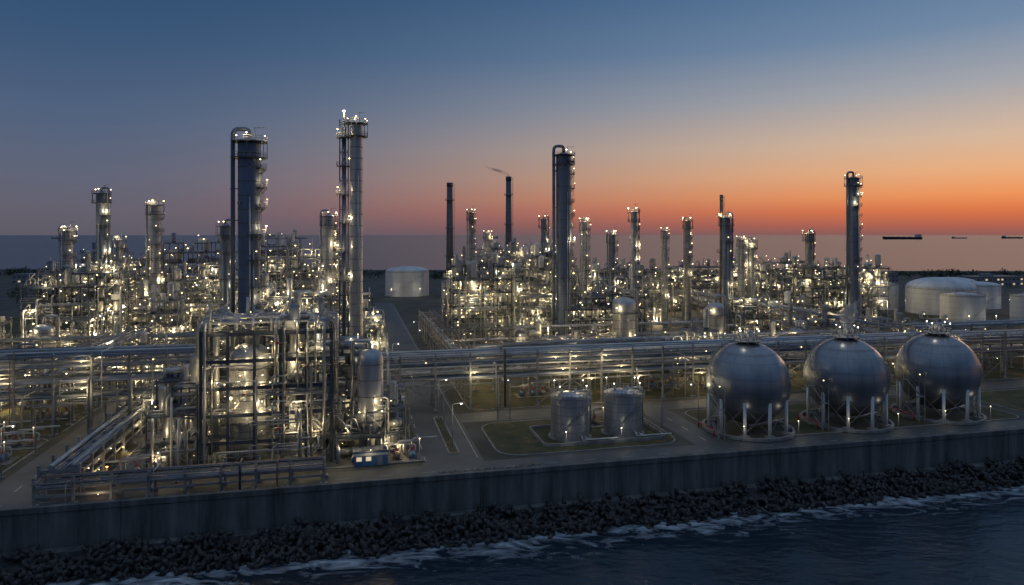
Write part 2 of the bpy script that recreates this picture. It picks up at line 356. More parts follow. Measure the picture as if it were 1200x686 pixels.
# ------------------------------------------------------------ generators
def column(name, X, Y, H, R, mt='clad', pipeside=-1, far=True, z0=0, lights=2, w=600, lr=.34, dens=1.0, seed=0, pl0=.3):
    rg = random.Random(seed or int(X*13+Y)); mb = MB(); nn = 20 if not far else 14
    pw_ = min(1.35, R*.55+.3)
    mb.cyl((0,0,z0), (0,0,z0+H*.06), R*1.12, 'dark', nn, r2=R)
    mb.cyl((0,0,z0+H*.06), (0,0,H-R*.6), R, mt, nn, caps=False); mb.dome(0,0,H-R*.6, R, R*.6, mt, nn)
    z = z0+4
    while z < H-2: mb.cyl((0,0,z), (0,0,z+.18), R*1.015+.02, 'seam' if mt != 'white' else 'steel', nn); z += 3.1
    z = z0+H*pl0; zs = []
    while z < H-3: zs.append(z); z += rg.uniform(3.8, 6.0)/dens
    for z in zs:
        a0 = rg.choice((-2.2, -1.5, -.8)); sp_ = rg.uniform(1.8, 3.4); ro = R+pw_
        mb.annulus(0,0,z, R+.05, ro, a0, a0+sp_, .15, 'dark')
        for j in range(3):
            a = a0+sp_*(j+.5)/3; mb.beam((cos(a)*R, sin(a)*R, z-1.3), (cos(a)*(ro-.05), sin(a)*(ro-.05), z-.15), .14, 'dark')
        for j in range(rg.choice((1, 1, 2))):
            a = a0+sp_*rg.random(); mb.lamp(cos(a)*ro, sin(a)*ro, z+1.9, lr*rg.uniform(.5, 1)); mb.beam((cos(a)*ro, sin(a)*ro, z), (cos(a)*ro, sin(a)*ro, z+2), .07, 'steel')
        a = rg.uniform(-.7, .3); mb.ladder(cos(a)*(R+.3), sin(a)*(R+.3), z-5.0, z+1, a, sp=1.7 if not far else 2.6)
        if rg.random() < .6:
            a = rg.uniform(-3, 0); mb.cyl((cos(a)*R*.9, sin(a)*R*.9, z+.9), (cos(a)*(R+.7), sin(a)*(R+.7), z+.9), .25, mt, 8)
    zt = H-R*.35; ro = R+pw_*1.1
    mb.annulus(0,0,zt, .2, ro, 0, 2*pi, .2, 'dark'); mb.annulus(0,0,zt-3.6, R, ro, 0, 2*pi, .2, 'dark')
    for j in range(8):
        a = j*pi/4; mb.beam((cos(a)*(ro-.1), sin(a)*(ro-.1), zt-3.6), (cos(a)*(ro-.1), sin(a)*(ro-.1), zt), .12, 'dark')
    for j in range(3): mb.lamp(cos(j*2.1-1.6)*ro*.9, sin(j*2.1-1.6)*ro*.9, zt+1.6, lr)
    mb.beam((R*.5,0,zt), (R*.5,0,zt+3.2), .14, 'steel'); mb.beam((R*.5,0,zt+3.1), (R*1.4,0,zt+3.3), .12, 'steel')
    r = max(.25, R*.2); s_ = pipeside
    if s_:
        mb.pipe([(0,0,H-.2), (0,0,H+r*4), (s_*(R+r+.5), -.3, H+r*4), (s_*(R+r+.5), -.3, z0+2)], r, mt, 10, bend=r*4)
        z = z0+6
        while z < H-4: mb.box(min(0, s_*(R+2*r+.6)), -.45, z, max(0, s_*(R+2*r+.6)), -.15, z+.2, 'dark'); z += 7
    mb.pipe([(-.5*s_ if s_ else .5,-R-.45,H*.8), (-.5*s_ if s_ else .5,-R-.45,z0+2)], .16, 'pipe', 6)
    mb.pipe([(R*.5,-R*.8-.5,H*.62), (R*.5,-R*.8-.5,z0+2)], .2, 'pipe', 6)
    return mb.build(name, (X, Y, 0), A, lights=lights, key='col%d' % w, col=WARM, w=w)

def equip(mb, rg, x, y, z, bx, by, lv):
    t_ = rg.random(); m_ = rg.choice(('clad','clad','pipe','steel','white','bluecol'))
    if t_ < .28:
        r = rg.uniform(.6, max(.65, min(bx, by)*.27)); h = rg.uniform(.7, 1.5)*lv; mb.vessel(x, y, z+.3, z+.3+h, r, m_, 12, band=False)
        mb.cyl((x,y,z), (x,y,z+.8), r*.8, 'dark', 10)
    elif t_ < .52:
        r = rg.uniform(.5, 1.05); l = bx*.36; zz = z+r+.6
        mb.drum((x-l,y,zz), (x+l,y,zz), r, m_)
        for g in (-.6, .6): mb.box(x+l*g-.2, y-r*.8, z, x+l*g+.2, y+r*.8, zz-r*.5, 'dark')
    elif t_ < .66:
        for k in range(rg.randint(1, 3)):
            zz = z+.7+k*1.1; mb.drum((x-bx*.35,y-by*.1,zz), (x+bx*.3,y-by*.1,zz), .42, m_, 10)
    elif t_ < .88:
        for k in range(rg.randint(3, 6)):
            px = x+rg.uniform(-.4,.4)*bx; py = y+rg.uniform(-.4,.4)*by; r = rg.uniform(.08, .24); h = rg.uniform(1, lv)
            mb.pipe([(px,py,z), (px,py,z+h), (px+rg.uniform(-2,2),py,z+h), (px+rg.uniform(-2,2),py-rg.uniform(.5,2),z+h*.4)], r, rg.choice(('pipe','steel','clad')), 6)
    else:
        mb.box(x-bx*.25, y-by*.25, z+.05, x+bx*.25, y+by*.25, z+rg.uniform(1, 2.4), rg.choice(('steel','dark','white')))
def module(name, X, Y, W, D, H, seed, lv=4.5, bay=6.5, lights=8, w=700, lr=.32, lp=.62, var=1.0, skip=None, eq=.72, heights=None, cw=.3, risers=3.5, faces=1.0, extra=0):
    rg = random.Random(seed); mb = MB(); nx = max(1, round(W/bay)); ny = max(1, round(D/(bay*1.3))); bx = W/nx; by = D/ny; nl = max(1, round(H/lv)); lv = H/nl
    hg = [[max(1, nl-int(abs(rg.gauss(0, 1.3*var)))) for j in range(ny)] for i in range(nx)]
    if heights: hg = heights; nx = len(hg); ny = len(hg[0]); bx = W/nx; by = D/ny
    sm = 'dark' if seed % 2 else 'steel'
    x_ = lambda i: -W/2+i*bx
    y_ = lambda j: -D/2+j*by
    for i in range(nx+1):
        for j in range(ny+1):
            h = max(hg[a][b] for a in (i-1, i) for b in (j-1, j) if 0 <= a < nx and 0 <= b < ny)
            mb.box(x_(i)-cw/2, y_(j)-cw/2, 0, x_(i)+cw/2, y_(j)+cw/2, h*lv+.5, sm)
    done = set()
    for i in range(nx):
        for j in range(ny):
            for l in range(1, hg[i][j]+1):
                z = l*lv
                for e in ((i,j,0),(i,j+1,0),(i,j,1),(i+1,j,1)):
                    if (e, l) in done: continue
                    done.add((e, l)); a, b, o = e
                    q0 = (x_(a), y_(b), z-.2); q1 = (x_(a+1), y_(b), z-.2) if o == 0 else (x_(a), y_(b+1), z-.2)
                    mb.beam(q0, q1, cw*.7, sm, cw*1.2)
                    if rg.random() < .12:
                        mb.beam((q0[0],q0[1],z-lv), q1, .14, 'steel')
                cx = x_(i)+bx/2; cy = y_(j)+by/2
                sk_ = skip and skip(cx, cy, z)
                if not sk_ and rg.random() < .72:
                    mb.box(x_(i)+.1, y_(j)+.1, z+.01, x_(i+1)-.1, y_(j+1)-.1, z+.09, 'dark')
                if j == 0: mb.rail([(x_(i), y_(0)-.15, z), (x_(i+1), y_(0)-.15, z)])
                if i == 0: mb.rail([(x_(0)-.15, y_(j), z), (x_(0)-.15, y_(j+1), z)])
                if i == nx-1: mb.rail([(x_(nx)+.15, y_(j), z), (x_(nx)+.15, y_(j+1), z)])
                if not sk_ and rg.random() < eq: equip(mb, rg, cx, cy, z+.1, bx, by, lv)
                if not sk_:
                    for q in range(extra): equip(mb, rg, cx+rg.uniform(-.2,.2)*bx, cy+rg.uniform(-.3,.3)*by, z+.1, bx*.6, by*.5, lv*.8)
                if rg.random() < lp and (j < 2 or i in (0, nx-1) or l == hg[i][j]):
                    mb.lamp(x_(i)+rg.uniform(.2,.8)*bx, y_(j)+(rg.uniform(-.3,.5) if j == 0 else rg.uniform(0,by)), z+rg.uniform(1.7, 2.4), lr*rg.uniform(.35, 1.1))
                if rg.random() < lp*.6:
                    mb.lamp(x_(i)+rg.uniform(0,1)*bx, y_(j)+rg.uniform(0,.6)*by, z-rg.uniform(.6, 1.3), lr*rg.uniform(.35, .9))
            if not (skip and skip(x_(i)+bx/2, y_(j)+by/2, 0)):
                equip(mb, rg, x_(i)+bx/2, y_(j)+by/2, 0.02, bx, by, lv)
                if rg.random() < .4: mb.lamp(x_(i)+rg.uniform(0,bx), y_(j)-.5, 2.6, lr*.6)
    for l in range(1, nl+1):
        for k in range(int(rg.randint(2, 6)*faces)):
            r = rg.uniform(.08, .28); z = l*lv-.6-rg.uniform(0, 1.5); a = rg.uniform(-W/2, 0); b = rg.uniform(0, W/2); yy = -D/2-.3-rg.uniform(0, .9)
            if l > nl-2: continue
            mb.pipe([(a,yy,z-rg.uniform(1,4)), (a,yy,z), (b,yy,z), (b,yy,z+rg.uniform(1,3))], r, rg.choice(('pipe','clad','steel')), 7)
    for k in range(int(nx*risers)):
        r = rg.uniform(.1, .34); a = rg.uniform(-W/2, W/2); yy = -D/2-.5-rg.uniform(0,.6); h = rg.uniform(.3, .9)*H
        mb.pipe([(a,yy,.5), (a,yy,h), (a+rg.uniform(-1,1),yy+rg.uniform(1,4),h)], r, rg.choice(('pipe','clad','white','steel')), 7)
    for k in range(int(ny*3)):
        r = rg.uniform(.12, .32); yy = rg.uniform(-D/2, D/2); xx = rg.choice((-W/2-.5, W/2+.5)); h = rg.uniform(.4, .9)*H
        mb.pipe([(xx,yy,.5), (xx,yy,h), (xx*.9,yy,h)], r, rg.choice(('pipe','clad')), 7)
    for i in range(nx):
        for j in range(ny):
            z = hg[i][j]*lv; cx = x_(i)+rg.uniform(.2,.8)*bx; cy = y_(j)+rg.uniform(.2,.8)*by; q = rg.random()
            if q < .3: mb.cyl((cx,cy,z), (cx,cy,z+rg.uniform(2,7)), rg.uniform(.1,.3), 'pipe', 7)
            elif q < .45 and not heights: mb.vessel(cx, cy, z, z+rg.uniform(4,8), rg.uniform(.6,1.2), rg.choice(('clad','steel')), 12, band=False)
            elif q < .65:
                mb.beam((cx,cy,z), (cx,cy,z+3.5), .1, 'steel'); mb.lamp(cx, cy, z+3.6, lr*.8)
            elif q < .8:
                r = rg.uniform(.2,.35); mb.pipe([(cx,cy,z), (cx,cy,z+3), (cx+3,cy,z+3), (cx+3,cy,z)], r, 'clad', 8, bend=1.4)
    sx = x_(nx)+.4; 
    for l in range(hg[nx-1][0]):
        z = l*lv; g = 1 if l % 2 == 0 else -1; ya, yb = (-D/2, -D/2+4.5) if g > 0 else (-D/2+4.5, -D/2)
        for xx in (sx, sx+.9):
            mb.beam((xx,ya,z), (xx,yb,z+lv), .12, 'steel', .25); mb.beam((xx,ya,z+1.1), (xx,yb,z+lv+1.1), .06, 'steel')
        for k in range(9):
            t_ = (k+.5)/9; yy = ya+(yb-ya)*t_; zz = z+lv*t_; mb.box(sx, yy-.13, zz-.03, sx+.9, yy+.13, zz+.03, 'dark')
    return mb.build(name, (X, Y, 0), A, lights=lights, key='mod%d' % w, col=WARM, w=w, rng=random.Random(seed+5))

def rack(name, u, v, length, width, levels, seed, ns=False, bay=8, fill=.85, lights=4, w=350, m='steel', rail=True, rmax=.4, lp=.4, lr=.24, cwid=.42):
    rg = random.Random(seed); mb = MB(); nb = max(1, round(length/bay)); bay = length/nb; top = levels[-1]; hw = width/2
    for i in range(nb+1):
        x = i*bay
        for y in (-hw, hw):
            mb.box(x-cwid/2, y-cwid/2, 0, x+cwid/2, y+cwid/2, top+.9, m); mb.box(x-.6, y-.6, 0, x+.6, y+.6, .35, 'concrete')
        for z in levels: mb.beam((x,-hw,z-.25), (x,hw,z-.25), .3, m, .5)
        if i < nb:
            for z in levels:
                for y in (-hw, hw): mb.beam((x,y,z-.9), (x+bay,y,z-.9), .2, m, .35)
            if i % 4 == 1 and top > 6:
                z0 = 0.4; z1 = levels[0]-1
                for y in (-hw, hw): mb.beam((x,y,z0), (x+bay,y,z1), .16, m); mb.beam((x+bay,y,z0), (x,y,z1), .16, m)
    for z in levels:
        y = -hw+.5
        while y < hw-.4:
            r = rg.choice((.08, .1, .14, .18, .22, .28, .33, rmax)); r = min(r, rmax)
            if rg.random() < fill:
                a = 0 if rg.random() < .6 else rg.uniform(0, .5)*length; b = length if rg.random() < .6 else rg.uniform(.55, 1)*length
                mm = rg.choice(('pipe','clad','bluecol','steel','white','rust','dark') if rg.random() < .6 else ('pipe','clad','bluecol'))
                pts = [(a,y,z+r+.05)]
                if rg.random() < .18 and b-a > 30 and z == top:
                    xc = rg.uniform(a+8, b-14); pts += [(xc,y,z+r+.05), (xc,y,z+r+1.8), (xc+4,y,z+r+1.8), (xc+4,y,z+r+.05)]
                pts.append((b,y,z+r+.05)); mb.pipe(pts, r, mm, 8, bend=r*3)
                if rg.random() < .45:
                    xc = rg.uniform(a, b); mb.pipe([(xc,y,z+r), (xc,y,z+r+.9), (xc,-hw-.8,z+r+.9), (xc,-hw-.8,.5)], r*.7, mm, 7)
            y += r*2+rg.uniform(.18, .45)
    if rail:
        mb.box(0, -hw-1.25, top+.1, length, -hw-.35, top+.18, 'dark'); mb.rail([(0,-hw-1.25,top+.18), (length,-hw-1.25,top+.18)], post=2.5); mb.rail([(0,hw+.3,top+.18), (length,hw+.3,top+.18)], post=2.5)
    for i in range(nb):
        for z in levels:
            if rg.random() < lp: mb.lamp(i*bay+rg.uniform(1,bay-1), -hw-.3, z-1.1, lr*rg.uniform(.5,1))
    return mb.build(name, P(u, v), A+(pi/2 if ns else 0), lights=lights, key='rk%d' % w, col=WARM, w=w, rng=random.Random(seed+1))

# ------------------------------------------------------------ process units
units = [  # X, Y, W, D, H, seed, lights
 (-149,238,30,22,32,1,20), (-126,243,17,18,22,2,11), (-152,330,25,20,41,3,11), (-126,285,28,18,26,4,11), (-124,362,22,18,43,5,10),
 (-95,330,25,18,38,6,10), (-69,218,22,18,25,7,13), (-48,222,12,14,21,8,7), (-14,266,22,28,33,9,19), (9,275,24,28,36,10,19),
 (33,268,32,20,21,11,14), (42,342,60,24,27,12,13), (122,425,62,20,25,13,10), (143,385,46,22,29,14,12), (166,350,44,22,28,15,13),
 (82,402,38,18,22,16,7), (4,425,50,22,36,17,10), (-226,405,50,22,34,18,8), (190,398,26,20,24,19,6), (60,225,22,12,14,20,7), (-95,262,26,14,18,22,7), (110,300,40,14,14,23,6),
 (-190,230,26,16,16,24,6), (-66,268,22,14,20,25,7), (-108,205,22,10,12,26,5), (120,258,34,12,11,28,5), (160,275,30,12,9,29,5), (-108,410,24,20,28,30,5), (78,228,26,10,9,31,4), (15,232,30,10,10,32,5), (-190,345,36,20,24,34,6),
 (-128,178,26,9,8,36,5), (-172,212,24,12,17,37,5)]
for i, (X, Y, W, D, H, sd, nl) in enumerate(units):
    module('process_unit', X, Y, W, D, H, sd, lights=nl, w=780 if Y > 300 else (460 if Y > 190 else 160), lr=(.31 if Y > 190 else .2) if Y < 300 else .38, bay=5.2 if Y < 300 else 6.2, eq=.85)
cols = [(-157.5,262,61.4,1.9,'bluecol'), (-137,262,57,1.9,'clad'), (-164,252,47,1.7,'clad'), (-110,262,49,2.0,'bluecol'), (-73,272,53,2.1,'clad'),
 (-19.8,332,56,1.3,'steel'), (14,300,52,1.3,'bluecol'), (32,300,51,1.4,'clad'), (44,300,45.5,1.5,'bluecol'), (46.8,262,54,1.25,'clad'), (74,330,47,1.1,'clad'),
 (85,330,52,1.4,'steel'), (93.5,298,53,1.9,'bluecol'), (115,342,43,1.4,'clad'), (121,345,42,1.7,'clad'), (150,345,46,1.8,'steel'), (165,330,73,2.6,'bluecol'), (-14,402,46,1.6,'clad'),
 (-79,300,47,1.7,'clad'), (-184,320,43,1.7,'clad')]
for i, (X, Y, H, R_, mm) in enumerate(cols):
    column('distillation_column', X, Y, H, R_, mm, pipeside=(-1 if i % 3 else 1), lights=4, w=240, lr=.34, seed=i+40)
column('distillation_column', 19.5, 258, 76, 2.9, 'bluecol', -1, far=False, lights=5, w=230, lr=.38, seed=70)
column('distillation_column', -58.5, 152, 66.5, 2.4, 'bluecol', -1, far=False, lights=6, w=85, lr=.22, seed=71)
column('distillation_column', -43.3, 190, 76.5, 1.75, 'clad', 0, far=False, lights=2, w=150, lr=.26, seed=72, pl0=.97)
mb = MB(); q = 1.15
for x in (-q, q):
    for y in (-q, q): mb.box(x-.14, y-.14, 0, x+.14, y+.14, 77, 'dark')
z = 4; g = 0
while z < 77:
    for a, b in (((-q,-q),(q,-q)), ((q,-q),(q,q)), ((q,q),(-q,q)), ((-q,q),(-q,-q))):
        mb.beam((*a,z), (*b,z), .16, 'dark'); mb.beam((*a,z-4) if g % 2 else (*b,z-4), (*b,z) if g % 2 else (*a,z), .1, 'dark')
    if g % 2 and z > 24:
        mb.box(-2,-2,z,2,2,z+.1,'dark'); mb.rail([(-2,-2,z+.1),(2,-2,z+.1),(2,2,z+.1),(-2,2,z+.1),(-2,-2,z+.1)])
        mb.lamp(-1.7 if g % 4 == 1 else 1.5, -2, z+2.1, .27)
    z += 4; g += 1
mb.cyl((0,0,0), (0,0,75), .6, 'bluecol', 12); mb.cyl((0,0,75),(0,0,79.5),.25,'pipe',8); mb.lamp(0,-.5,79.4,.5,'lampw')
mb.build('ladder_tower', (-47.0, 191, 0), A, lights=6, key='lt', col=WARM, w=100)
for X, Y, H, R_ in ((41,250,22,4.2), (78,262,19,3.2), (-152,222,16,3), (-62,205,15,2.6), (100,240,12,2.4)):
    mb = MB(); mb.vessel(0,0,1.5,H,R_,'clad',24); mb.cyl((0,0,0),(0,0,3.5),R_*.9,'dark',20); mb.annulus(0,0,H*.75,R_,R_+1.2,0,2*pi,.15,'dark'); mb.lamp(-R_,-R_*.8,H*.75+2,.3); mb.lamp(R_*.5,-R_-1,H*.4,.3)
    mb.pipe([(0,0,H-.2),(0,0,H+2.5),(R_+1,0,H+2.5),(R_+1,0,1)],.4,'clad',10); mb.ladder(-R_*.6,-R_-.4,0,H*.75,-pi/2)
    mb.build('process_vessel', (X,Y,0), A, lights=2, key='ves', col=WARM, w=100)
for X, Y, H, R_ in ((-45.6,500,82.5,2.3), (-2.5,500,87,2.1), (92,300,62,.75)):
    mb = MB(); mb.cyl((0,0,0),(0,0,H),R_*1.25,'seam' if R_ > 1 else 'rust',20,r2=R_*.9); mb.cyl((0,0,H*.97),(0,0,H+.4),R_*1.0,'dark',20)
    for zz in (.35,.6,.85): mb.annulus(0,0,H*zz,R_,R_+1.2,0,2*pi,.2,'dark')
    mb.ladder(R_*1.3,0,0,H,0,sp=4)
    mb.build('smokestack', (X,Y,0), A)

# ------------------------------------------------------------ pipe racks
rack('pipe_rack', -125, 52, 62, 9, (8, 11.5, 15, 17.5), 21, lights=8, w=150)
rack('pipe_rack', -62, 54, 250, 9, (7.5, 10.5, 13.6), 22, bay=9, lights=17, rmax=.42, w=150)
rack('pipe_rack', -16, 66, 230, 7, (6.5, 10), 23, bay=9, lights=10, w=150)
rack('pipe_rack', 148, 72, 150, 9, (8, 11.5, 14), 24, ns=True, bay=9, lights=8, w=200)
rack('pipe_rack', 8, 84, 135, 6, (7, 10.5), 25, lights=7, w=150)
rack('pipe_rack', 158, 76, 140, 8, (6, 10, 13), 26, lights=5, w=150)
rack('pipe_rack', -78, 8, 76, 6.2, (2.6, 4.6), 27, ns=True, bay=6, lights=4, w=45, rail=False, rmax=.42, lp=.25, lr=.17)
rack('pipe_rack', -80, 5.6, 46, 4.2, (2.6, 3.9), 28, bay=6, lights=2, w=35, rail=True, rmax=.3, lp=.12, lr=.15)
rack('pipe_rack', -98, 60, 70, 7, (7, 10.5, 13.5), 29, ns=True, lights=6, w=150)
rack('pipe_rack', -150, 118, 130, 7, (8, 12), 30, lights=7, w=150)
rack('pipe_rack', 2, 118, 110, 6, (7, 11), 31, lights=7, w=150)
rack('pipe_rack', -69, 38, 52, 5, (6, 9), 32, lights=3, bay=6.5, w=90)
rack('pipe_rack', -200, 96, 100, 8, (6, 9.5, 12), 33, lights=4, w=150)
rack('pipe_rack', -70, 78, 52, 6, (6, 9.5), 34, lights=4, w=150)
rack('pipe_rack', -22, 70, 150, 5, (6, 9), 35, ns=True, lights=5, w=150)
rack('pipe_rack', 3, 70, 120, 5, (6.5, 9.5), 36, ns=True, lights=4, w=150)

# ------------------------------------------------------------ foreground distillation unit
fu, fv = -45, 23.5; W_, D_ = 24, 15
def skipf(x, y, z): return -10 < x < 0.5 and y < 4.5
bX, bY, _ = P(fu, fv)
module('process_tower_frame', bX, bY, W_, D_, 26, 101, lv=5.2, lights=38, w=75, lr=.15, lp=.85, skip=skipf, eq=.95, heights=[[5,5,5],[5,5,5],[5,5,5],[5,5,5],[5,5,4]], cw=.55, risers=1.4, faces=.5, extra=2)
mb = MB()
mb.vessel(0,0,3,23,3.9,'clad',32); mb.cyl((0,0,0),(0,0,5),3.7,'concrete',28)
for z, a0, a1 in ((8,-3.3,.3),(13.5,-3.1,-.2),(18.5,-3.3,.2)):
    mb.annulus(0,0,z,3.95,5.0,a0,a1,.15,'dark')
    for a in (-2.6,-1.57,-.5): mb.lamp(cos(a)*4.9, sin(a)*4.9, z+1.9, .15)
mb.ladder(-1.6,-4.4,0,18.5,-pi/2); mb.pipe([(0,0,22.8),(0,0,27.5),(-6,-1,27.5),(-6,-1,2)],.6,'clad',14,bend=2.4)
mb.pipe([(1.5,-1,22.3),(1.5,-1,25),(6.2,-4.2,25),(6.2,-4.2,1)],.3,'pipe',10)
mb.build('reactor_vessel', P(-49.3, 22.5), A, lights=8, key='fg', col=WARM, w=60)
mb = MB(); rg = random.Random(5)
for k, x in enumerate((-11.3, 1.6, 3.1, 5.6, 7.4, 9.0, 10.6)):
    r = rg.uniform(.16,.32); zt = 27+rg.uniform(0,1.4); y0 = -7.9+rg.uniform(-.5,.1)
    mb.pipe([(x,y0,rg.choice((1,6,11,16))),(x,y0,zt),(x+rg.uniform(-.4,.4),y0+rg.uniform(5,13),zt),(x,y0+14,14)], r, rg.choice(('clad','pipe','clad','steel')),12,bend=1.6)
for k in range(5):
    z = 26.9+.8*(k % 2); y = -5+2.5*k; mb.pipe([(-13.2,y,8),(-13.2,y,z+.8),(12.9,y,z+.8),(12.9,y,12)],.24+.05*(k % 3),'clad' if k % 2 else 'pipe',10,bend=1.5)
for x in (-9,-6,-3,2,5,8):
    mb.pipe([(x,-5,26.2),(x,-5,28.6),(x,2,28.6),(x,2,26.2)],.3,'clad',10,bend=2.2)
for k in range(34):
    z = rg.uniform(1.5, 25); a = rg.uniform(-12, 8); b = a+rg.uniform(2.5, 9); y = rg.choice((-8.2,-8.5,-7.8,-3,0)); 
    if a < 0.5 and b > -9.5 and y > -5: continue
    if a < 0.5 and b > -9.5 and rg.random() < .75: a = max(a, 1.0); b = max(b, a+2.5)
    mb.pipe([(a,y,z-rg.uniform(.8,3)),(a,y,z),(min(b,12),y,z),(min(b,12),y+1.5,z)],rg.uniform(.07,.2),rg.choice(('pipe','clad','steel','white')),8)
    if k % 3 == 0: mb.cyl((a+1,y-.25,z),(a+1,y-.5,z),.28,'redpaint' if k % 2 else 'steel',10)
for k in range(7):
    x = -18.5+k*.9; z = 9+rg.uniform(0,8); mb.pipe([(x,-5+k,.3),(x,-5+k,z),(-12,-5+k,z)],rg.uniform(.15,.3),rg.choice(('pipe','clad','white')),10,bend=1.2)
mb.build('overhead_piping', P(-45, 23.5), A)
X_, Y_, _ = P(-62.5, 25); module('pump_annex', X_, Y_, 9, 14, 15.6, 103, lv=5.2, bay=4.5, lights=9, w=50, lr=.14, lp=.8, cw=.28, risers=2, extra=1)
X_, Y_, _ = P(-29.5, 28); module('exchanger_structure', X_, Y_, 7, 10, 20, 105, lv=5, bay=5, lights=8, w=60, lr=.14, lp=.8, risers=2, extra=1)
X_, Y_, _ = P(-22.5, 24); module('pump_annex', X_, Y_, 7.5, 16, 9.5, 107, lv=4.7, bay=4, lights=9, w=50, lr=.14, lp=.8, cw=.26, risers=2, extra=1)
X_, Y_, _ = P(-27.5, 17.5); module('pump_annex', X_, Y_, 9, 7, 5, 109, lv=5, bay=4.5, lights=4, w=45, lr=.14, lp=.8, cw=.26, risers=2)
mb = MB()
mb.cyl((0,0,6.5),(0,0,19.4),2.6,'clad',32,caps=False); mb.dome(0,0,19.4,2.6,2.3,'clad',32,8); mb.cyl((0,0,3.2),(0,0,6.5),1.4,'clad',32,r2=2.6,caps=False); mb.cyl((0,0,1),(0,0,3.2),.6,'pipe',12)
for z in (9,12.2,15.5,18.6): mb.cyl((0,0,z),(0,0,z+.12),2.64,'seam',32)
for a in (.8,2.3,3.9,5.5): mb.beam((cos(a)*2.4,sin(a)*2.4,0),(cos(a)*2.4,sin(a)*2.4,8.5),.35,'dark')
mb.annulus(0,0,7.6,2.65,3.8,-2.8,.4,.15,'dark'); mb.pipe([(0,0,21.6),(0,0,23.2),(-3.6,1,23.2),(-3.6,1,9)],.35,'clad',10); mb.pipe([(2.2,-1.6,12),(3.5,-2.2,12),(3.5,-2.2,1)],.22,'pipe',8)
mb.lamp(2.2,-3.2,9.6,.18); mb.lamp(-2.2,-3.2,9.6,.18); mb.lamp(2.9,-2.5,4,.18)
mb.build('pressure_drum', P(-25.4, 18.6), A, lights=3, key='fg', col=WARM, w=60)
mb = MB()
mb.box(-3.2,-1.4,.15,3.2,1.4,2.9,'bluepaint'); mb.box(-3.4,-1.6,2.9,3.4,1.6,3.08,'steel'); mb.box(-3.203,-1.41,2.1,3.2,-1.403,2.6,'white')
for x in (-2.2,-.4): mb.box(x-.5,-1.43,1.1,x+.5,-1.405,1.9,'window')
mb.box(1.3,-1.44,.16,2.3,-1.405,2.05,'steel'); mb.box(2.4,-1.0,3.08,3.0,-.2,3.6,'steel')
mb.lamp(0,-1.7,3.3,.12); mb.build('equipment_shelter', P(-25.5, 12.8), A, lights=1, key='fs', w=12)
def skid(u, v, seed, w=25):
    rg = random.Random(seed); mb = MB(); mb.box(-5,-2.5,0,5,2.5,.3,'padconc')
    for k in range(3):
        x = -3.2+k*3; mb.box(x-.9,-1,.3,x+.9,1,.5,'dark'); mb.drum((x,-.9,1.1),(x,.7,1.1),.5,rg.choice(('bluepaint','steel','rust')),12); mb.cyl((x,.7,1.1),(x,1.3,1.1),.75,'steel',14)
        mb.pipe([(x,1.1,1.2),(x,1.1,3+k*.4),(x+5,1.1,3+k*.4)],.22,'pipe',8); mb.pipe([(x,1.1,.8),(x+.7,2,.8),(x+.7,2,2.4),(-6,2,2.4)],.18,'clad',8)
        mb.cyl((x,1.1,2),(x,.4,2),.06,'redpaint',6); mb.cyl((x,.4,2),(x,.34,2),.35,'redpaint',12)
    mb.beam((4,-2,0),(4,-2,4.5),.12,'steel'); mb.lamp(4,-2,4.6,.15)
    mb.build('pump_skid', P(u,v), A, lights=1, key='sk', w=w, col=WARM)
for i, (u, v) in enumerate(((-68,16),(-68,33),(-98,40),(-106,46),(-112,36),(24,28.5),(-20,14),(-100,64),(20,60),(60,62),(-66,47),(-110,24),(-121,41),(35,75),(90,60),(110,92),(-30,48),(-45,46),(-99,30),(-120,30))): skid(u, v, i+300)
mb = MB(); mb.beam((0,0,0),(0,0,2.6),.15,'steel'); mb.lamp(0,0,2.7,.24,'lampo'); mb.box(-.4,-.4,0,.4,.4,.25,'concrete'); mb.build('beacon_post', P(-72.5, 14), A, lights=1, key='org', w=25, col=(1,.35,.08))

